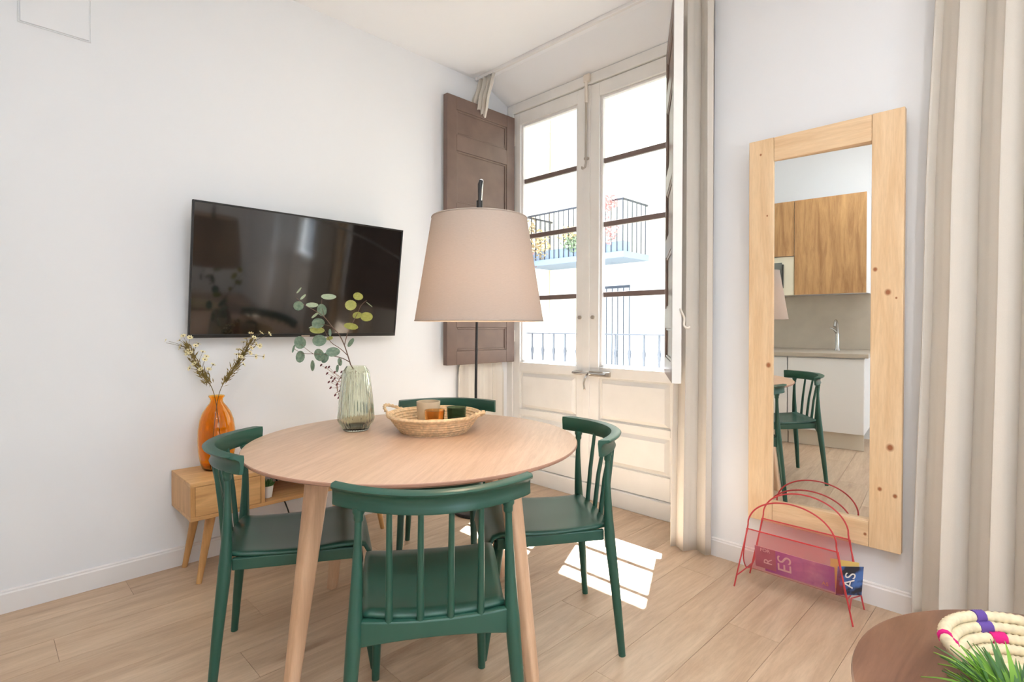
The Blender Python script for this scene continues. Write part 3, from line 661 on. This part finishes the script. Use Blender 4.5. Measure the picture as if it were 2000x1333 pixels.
# ------------------------------------------------------------------ bread basket and candle cups
bk = thing('straw_basket', 'round woven straw basket with two loop handles on the dining table', 'basket', (-1.795, 1.340, TZ))
prof = []
N = 7
for i in range(N):
    t = i/(N-1); r = .140+.046*t**.9; z = .006+.062*t
    for q in (-.5, -.25, 0, .25): prof.append((r+.0045*math.cos(pi*q)+.010*q*.7, z+.0088*q*1.15+.002))
outer = [(.002, 0), (.138, 0)]+prof; inn = [(r-.011, z+.002) for r, z in prof[::-1]]+[(.125, .008), (.002, .008)]
MB().lathe(outer+inn, 168, mod=lambda a, z, i: .0013*math.cos(84*a+(2.1*int(z/.0095)))*(1 if z > .004 else 0)).build('woven_body', M['wicker'], bk, True, ang=70)
MB().tube([(.189*math.cos(2*pi*k/60), .189*math.sin(2*pi*k/60), .070+.0008*math.sin(k*6)) for k in range(60)], .0075, 8, closed=True).build('rim', M['wicker'], bk, True)
for a0, out in ((math.radians(205), .045), (math.radians(18), .04)):
    u = Vector((math.cos(a0), math.sin(a0), 0)); w = Vector((-u.y, u.x, 0)); hp = curve([u*.187-w*.06+Vector((0, 0, .070)), u*(.187+out*.7)-w*.035+Vector((0, 0, .085)), u*(.19+out)+Vector((0, 0, .094)), u*(.187+out*.7)+w*.035+Vector((0, 0, .085)), u*.187+w*.06+Vector((0, 0, .070))], 8)
    g = MB()
    for s in (0, pi): g.tube([p+Vector((0, 0, .0035*math.sin(i*.9+s)))+u*.0035*math.cos(i*.9+s) for i, p in enumerate(hp)], .0045, 7)
    g.build('handle', M['wicker'], bk, True)
def cup(name, mat, x, y, r0, r1, h, t, label, cat, wax=None):
    z = TZ+.0082; prof = [(.001, 0), (r0*.9, 0), (r0, .004), (r1, h)]; inn = [(r1-t, h), (r0-t, .012), (.001, .010)]
    o = thing(name, label, cat, (x, y, z))
    MB().lathe(prof+inn, 36).build('cup_body', mat, o, True, ang=50)
    if wax: MB().lathe([(.001, .0105), (r0-t-.0012, .0125), (r0-t-.0006+(r1-r0)*.5, h*.55), (.001, h*.55)], 28).build('candle_wax', wax, o, True)
cup('ceramic_cup', M['ceramic'], -1.845, 1.345, .043, .050, .108, .004, 'tall beige ceramic cup in the straw basket', 'cup')
cup('glass_votive', M['orange_glass'], -1.757, 1.312, .036, .041, .084, .003, 'orange glass candle votive in the straw basket', 'candle', M['wax'])
cup('glass_votive', M['dark_glass'], -1.730, 1.404, .035, .041, .090, .003, 'dark green glass candle votive in the straw basket', 'candle', plain('dark_wax', (70, 86, 62), .6))

# ------------------------------------------------------------------ arc floor lamp
LB = Vector((-2.548, 2.224, 0)); LS = Vector((-1.354, 1.197, 0))
lp = thing('arc_floor_lamp', 'arc floor lamp with a large beige linen shade over the table', 'lamp', tuple(LB))
MB().lathe([(.001, 0), (.135, 0), (.14, .005), (.14, .016), (.134, .022), (.02, .024), (.014, .045), (.001, .045)], 48).build('base', M['darkmetal'], lp, True, ang=50)
dv = LS-LB
pole = [Vector((0, 0, .04)), Vector((.0, 0, .8)), Vector((.004, .004, 1.22))]
MB().tube(pole, .0085, 12).build('pole', M['darkmetal'], lp, True)
tip = dv+Vector((.0, .0, 1.658))
arc = curve([Vector((.004, .004, 1.20)), Vector((.006, .006, 1.42)), dv*.16+Vector((0, 0, 1.56)), dv*.42+Vector((.0, 0, 1.655)), dv*.75+Vector((.006, .006, 1.685)), tip+Vector((.004, .004, 0))], 10)
MB().tube(arc, .0075, 12).build('arm', M['chrome'], lp, True)
MB().tube([tip+Vector((.004, .004, .002)), tip+Vector((.001, .001, -.012)), tip+Vector((0, 0, -.034)), tip+Vector((0, 0, -.075))], [.007, .008, .006, .0055], 10).build('cord_hook', M['black'], lp, True)
zs0, zs1, Rb, Rt = 1.190, 1.532, .2148, .159
MB().tube([dv+Vector((0, 0, 1.592)), dv+Vector((0, 0, 1.44))], .0105, 14).build('lamp_socket', M['black'], lp, True)
sh = MB().lathe([(Rb, zs0), (Rt, zs1), (Rt-.002, zs1), (Rb-.002, zs0)], 72, c=tuple(dv), close=True).build('lamp_shade', M['shade'], lp, True, ang=50)
for r, z in ((Rb-.001, zs0), (Rt-.001, zs1)): MB().tube([dv+Vector((r*math.cos(2*pi*k/72), r*math.sin(2*pi*k/72), z)) for k in range(72)], .0028, 6, closed=True).build('shade_hem', M['shade'], sh, True)
g = MB()
for k in range(3): a = 2*pi*k/3+.4; g.tube([dv+Vector((0, 0, 1.50)), dv+Vector(((Rt-.002)*math.cos(a), (Rt-.002)*math.sin(a), 1.520))], .002, 6)
g.build('shade_spider', M['black'], sh)
MB().lathe([(.001, 1.325), (.018, 1.33), (.029, 1.355), (.027, 1.38), (.015, 1.41), (.013, 1.44), (.001, 1.441)], 24, c=tuple(dv)).build('bulb', emis('warm_bulb', (1, .78, .5, 1), 6), lp, True)
ll = bpy.data.lights.new('bulb_light', 'POINT'); ll.energy = 4.2; ll.color = (1, .78, .55); ll.shadow_soft_size = .035
lo = bpy.data.objects.new('bulb_light', ll); COL.objects.link(lo); lo.parent = lp; lo.location = dv+Vector((0, 0, 1.295))

# ------------------------------------------------------------------ mirror
mx0, mx1, mz0, mz1 = -1.012, -.410, .258, 2.043
mi = thing('wall_mirror', 'tall pine framed mirror hung on the wall', 'mirror', (mx0, YM, mz0)); mi.rotation_euler = (math.radians(.8), 0, 0)
kn = [(-.921, .995, .011), (-.449, .685, .013), (-.483, .509, .008), (-.431, .491, .008), (-.505, 1.409, .008), (-.461, 1.314, .011), (-.959, 1.975, .005), (-.929, 1.688, .004), (-.533, .309, .006), (-.433, 1.29, .004)]
kn = [(a-mx0, b2-mz0, c) for a, b2, c in kn]
pz = wood('pine_upright', (238, 208, 168), (224, 188, 144), 'z', .5, 20, 11, knots=kn, broad=.4); px_ = wood('pine_cross', (238, 208, 168), (220, 182, 138), 'x', .5, 20, 11, knots=kn, broad=.4)
w_, h_ = mx1-mx0, mz1-mz0; sl_, sr_ = .110, .110
def bd_(x0, x1, z0, z1, m): MB().box(x0, x1, -.058, -.026, z0, z1).build('frame_board', m, mi, bevel=.0025)
bd_(0, sl_, 0, h_, pz); bd_(w_-sr_, w_, 0, h_, pz); bd_(sl_+.001, w_-sr_-.001, h_-.108, h_-.001, px_); bd_(sl_+.001, w_-sr_-.001, .0, .106, px_)
mg = MB().box(-w_/2+.045, w_/2-.045, -.002, .002, .05, h_-.05).build('mirror_glass', M['mirror'], mi); mg.location = (w_/2, -.036, 0); mg.rotation_euler = (0, 0, math.radians(3.0))
MB().box(.02, w_-.02, -.026, -.001, .04, h_-.04).build('back_board', M['beech'], mi)

# ------------------------------------------------------------------ magazine rack
rk = thing('magazine_rack', 'red wire magazine rack with a mesh trough under the mirror', 'magazine rack', (-.76, 2.503, 0))
def arch(y, lean):
    P = [(-.232, y, .001), (-.206, y, .13), (-.176, y, .275)]
    P += [(-.176+.351*(.5-.5*math.cos(pi*k/14)), y+lean*math.sin(pi*k/14), .275+.150*math.sin(pi*k/14)**.85) for k in range(1, 14)]
    return P+[(.175, y, .275), (.205, y, .13), (.232, y, .001)]
for y in (-.090, .090): MB().tube(curve(arch(y, 0), 3), .0033, 8).build('wire_arch', M['red'], rk, True)
for s in (-1, 1):
    MB().tube(curve([(s*.178, -.089, .278), (s*.196, -.080, .15), (s*.198, -.045, .085), (s*.198, 0, .072), (s*.198, .045, .085), (s*.196, .080, .15), (s*.178, .089, .278)], 5), .0028, 8).build('end_wire', M['red'], rk, True)
    MB().tube([(s*.22, -.090, .055), (s*.205, 0, .070), (s*.22, .090, .055)], .0028, 8).build('brace', M['red'], rk, True)
for y in (-.090, .090): MB().tube([(-.178, y, .277), (.177, y, .277)], .0028, 8).build('trough_edge', M['red'], rk, True)
G = []
for (y, z, hw) in [(-.089, .277, .177), (-.086, .21, .188), (-.082, .15, .195), (-.065, .105, .197), (-.04, .083, .198), (0, .073, .198), (.04, .083, .198), (.065, .105, .197), (.082, .15, .195), (.086, .21, .188), (.089, .277, .177)]: G.append([(hw*(-1+i/5), y, z) for i in range(11)])
MB().grid(G).build('mesh_trough', M['redmesh'], rk, True, ang=180)
def magazine(name, cover, w, h, loc, rot, label, texts):
    o = thing(name, label, 'magazine', loc); o.rotation_euler = rot
    MB().box(-w/2, w/2, -.0012, .0012, 0, h).build('pages', M['paper'], o)
    MB().box(-w/2-.001, w/2+.001, -.0022, -.0013, -.001, h+.001).build('cover', cover, o)
    for s, sz, x, z, r, mt in texts:
        me = text_mesh(s, sz); me.materials.append(mt); t = link('cover_lettering', me, o); t.location = (x, -.0025, z); t.rotation_euler = (pi/2, -r, 0)
    return o
WT = M['paper']
magazine('magazine', M['purplecover'], .27, .105, (-.735, 2.452, .100), (.16, .0, -.0), 'purple magazine lying lengthwise in the red rack', [('ES', .08, -.052, .054, pi/2, WT), ('AS', .022, .10, .022, 0, M['yellowcover'])])
magazine('magazine', M['greycover'], .085, .095, (-.868, 2.450, .110), (.16, 0, 0), 'mauve magazine beside the purple one in the red rack', [('R', .05, .012, .035, pi/2, WT), ('FOR', .022, .0, .083, 0, WT)])
magazine('magazine', M['bluecover'], .10, .12, (-.562, 2.49, .088), (.10, 0, .75), 'blue and black magazine at the right end of the red rack', [('AS', .06, .0, .062, pi/2-.15, WT)])
magazine('magazine', M['yellowcover'], .10, .115, (-.585, 2.53, .088), (-.10, 0, .35), 'yellow edged magazine behind the blue one in the red rack', [])

# ------------------------------------------------------------------ coffee table, coiled basket, grass plant
CT = (.19, 1.48); CZ = .425; CR = .505
ct = thing('coffee_table', 'round dark walnut coffee table in the bottom right corner', 'table', (CT[0], CT[1], 0))
MB().lathe([(.001, CZ-.035), (CR-.03, CZ-.035), (CR-.004, CZ-.022), (CR, CZ-.012), (CR-.003, CZ-.003), (CR-.01, CZ), (.001, CZ)], 96).build('tabletop', M['walnut'], ct, True, ang=25)
for k in range(3):
    a = 2*pi*k/3+.3; d = Vector((math.cos(a), math.sin(a), 0)); MB().tube([d*.36, d*.24+Vector((0, 0, CZ-.03))], [.014, .022], 14).build('leg', M['walnut'], ct, True)
BC = Vector((.012, 1.514, CZ+.002))
cb_ = thing('coiled_basket', 'coiled palm basket with purple and magenta bands on the walnut table', 'basket', tuple(BC))
rings = [(.108, .011), (.126, .026), (.142, .042), (.156, .059), (.168, .077)]
for i, (r, z) in enumerate(rings):
    n = 150; g = MB().tube([(r*math.cos(2*pi*k/n), r*math.sin(2*pi*k/n), z) for k in range(n)], [.0112+(.0014 if k % 2 else -.0012) for k in range(n)], 10, closed=True); g.build('coil', M['palm'], cb_, True, ang=80)
MB().lathe([(.001, 0), (.104, 0), (.104, .012), (.001, .012)], 64, ).build('coil_base', M['palm'], cb_, True)
def band(ri, a0, a1, mt, nm):
    r, z = rings[ri]; n = 10; MB().tube([(r*math.cos(a0+(a1-a0)*k/n), r*math.sin(a0+(a1-a0)*k/n), z) for k in range(n+1)], [.0136+(.0005 if k % 2 else -.0001) for k in range(n+1)], 10).build(nm, mt, cb_, True)
band(4, 2.30, 2.44, M['purple'], 'purple_band'); band(3, 2.26, 2.46, M['purple'], 'purple_band'); band(2, 2.12, 2.34, M['magenta'], 'magenta_band'); band(4, 3.36, 3.43, M['magenta'], 'magenta_band'); band(3, 3.30, 3.36, M['magenta'], 'magenta_band')
PC = Vector((-.03, 1.30, CZ))
gp = thing('grass_plant', 'bushy green grass plant in front of the coiled basket', 'potted plant', tuple(PC))
MB().lathe([(.001, 0), (.04, 0), (.05, .06), (.046, .06), (.044, .05), (.001, .05)], 28).build('pot', M['pot'], gp, True)
bl = []
for mt in ('grass', 'grassd'):
    for bend in (.25, .55):
        vs, fs = [], []
        for j in range(6):
            t = j/5; w = .006*(1-t**1.6)+.0003; x = bend*.1*t*t; z = .1*t*(1-.25*bend*t); vs += [(x, -w, z), (x+.0015, 0, z-.001), (x, w, z)]
        for j in range(5): fs += [(j*3, j*3+1, j*3+4, j*3+3), (j*3+1, j*3+2, j*3+5, j*3+4)]
        me = MB().add(vs, fs).mesh('leaf', True, 180); me.materials.append(M[mt]); bl.append(me)
for i in range(280):
    o = link('leaf', random.choice(bl), gp); a = random.uniform(0, 2*pi); r = .04*random.random()**.5
    o.location = (r*math.cos(a), r*math.sin(a), .045+random.uniform(0, .03)); s = random.uniform(.65, 1.05)
    o.rotation_euler = (0, random.uniform(.1, 1.0), a+random.uniform(-.5, .5)); o.scale = (s, s*1.15, s)

# ------------------------------------------------------------------ kitchen behind the viewer (seen in the mirror)
KX1, KX0, KY = -.83, -2.98, -.20
def base_unit(x0, x1, label, side=True):
    c = thing('base_cabinet', label, 'cabinet', (x0, KY, 0)); w = x1-x0
    MB().box(0, w, -.57, -.02, .15, .822).build('body', M['white'], c)
    MB().box(.002, w-.002, -.019, 0, .152, .814).build('door', M['white'], c, bevel=.002)
    MB().box(0, w-.005, -.065, -.05, .002, .149).build('plinth', M['plinth'], c)
base_unit(-1.434, KX1, 'white handleless kitchen base cabinet reflected in the mirror')
base_unit(-2.04, -1.438, 'white kitchen base cabinet reflected beside the mirror frame')
base_unit(KX0, -2.044, 'white kitchen base cabinet in the corner behind the viewer')
wt = MB().box(KX0, KX1+.03, YB+.003, KY+.018, .825, .862).build('worktop', M['taupe'], bevel=.003); tag(wt, 'taupe stone kitchen worktop reflected in the mirror', 'worktop')
sb = MB().box(KX0, KX1+.03, YB+.002, YB+.014, .864, 1.395).build('splashback', M['taupe']); tag(sb, 'taupe splashback behind the reflected kitchen tap', 'splashback')
def wall_unit(x0, x1, z0, z1, label):
    c = thing('wall_cabinet', label, 'cabinet', (x0, YB+.003, z0)); w, h = x1-x0, z1-z0
    MB().box(0, w, 0, .33, 0, h).build('body', M['white'], c)
    MB().box(.001, w-.001, .331, .35, .001, h-.001).build('door', M['oakdoor'], c, bevel=.001)
wall_unit(-1.43, -.845, 1.40, 2.305, 'golden oak wall cabinet reflected in the mirror')
wall_unit(-2.06, -1.433, 1.778, 2.305, 'golden oak wall cabinet above the reflected microwave')
mw = thing('microwave', 'cream built-in microwave under the reflected oak cabinet', 'microwave', (-2.06, YB+.003, 1.40))
MB().box(0, .626, 0, .335, 0, .375).build('casing', M['cream'], mw, bevel=.003)
MB().box(.06, .52, .3355, .347, .05, .32).build('door', M['greyface'], mw, bevel=.002)
MB().box(.525, .535, .336, .37, .07, .30).build('handle', M['black'], mw)
tp = thing('kitchen_tap', 'chrome kitchen tap on the worktop reflected in the mirror', 'tap', (-1.09, -.62, .863))
MB().lathe([(.001, 0), (.026, 0), (.024, .012), (.019, .02), (.018, .16), (.001, .165)], 20).build('body', M['chrome'], tp, True)
MB().tube(curve([(0, 0, .13), (0, .02, .24), (0, .08, .285), (0, .14, .27), (0, .165, .23)]), .011, 12).build('spout', M['chrome'], tp, True)
MB().tube([(0, 0, .16), (-.03, .01, .2), (-.06, .02, .215)], [.014, .008, .006], 10).build('lever', M['chrome'], tp, True)
# ------------------------------------------------------------------ added ceiling downlights, out of view, that brighten the room
def downlight(x, y, label):
    d = thing('added_downlight', label, 'downlight', (x, y, ZC), group='added ceiling downlights')
    MB().lathe([(.062, -.0005), (.078, -.0005), (.078, -.006), (.070, -.009), (.062, -.009)], 36, close=True).build('ring', M['white'], d, True)
    MB().lathe([(.001, -.003), (.0615, -.003), (.0615, -.006), (.001, -.006)], 30).build('diffuser', emis('diffuser', (1, .96, .9, 1), 4), d)
    l = bpy.data.lights.new('added_lamp', 'AREA'); l.shape = 'DISK'; l.size = .12; l.energy = FILL_LIGHT_W; l.color = (.92, .96, 1); l.spread = pi
    o = bpy.data.objects.new('added_lamp', l); COL.objects.link(o); o.parent = d; o.location = (0, 0, -.012)
for x, y, s in ((-.9, -.1, 'above the kitchen end'), (.3, -.3, 'behind the viewer'), (1.2, -.3, 'in the far rear corner'), (.4, 1.2, 'above the walnut table'), (1.8, 1.4, 'by the right wall'), (-.3, .7, 'between the two tables')):
    downlight(x, y, 'added unseen ceiling downlight '+s)
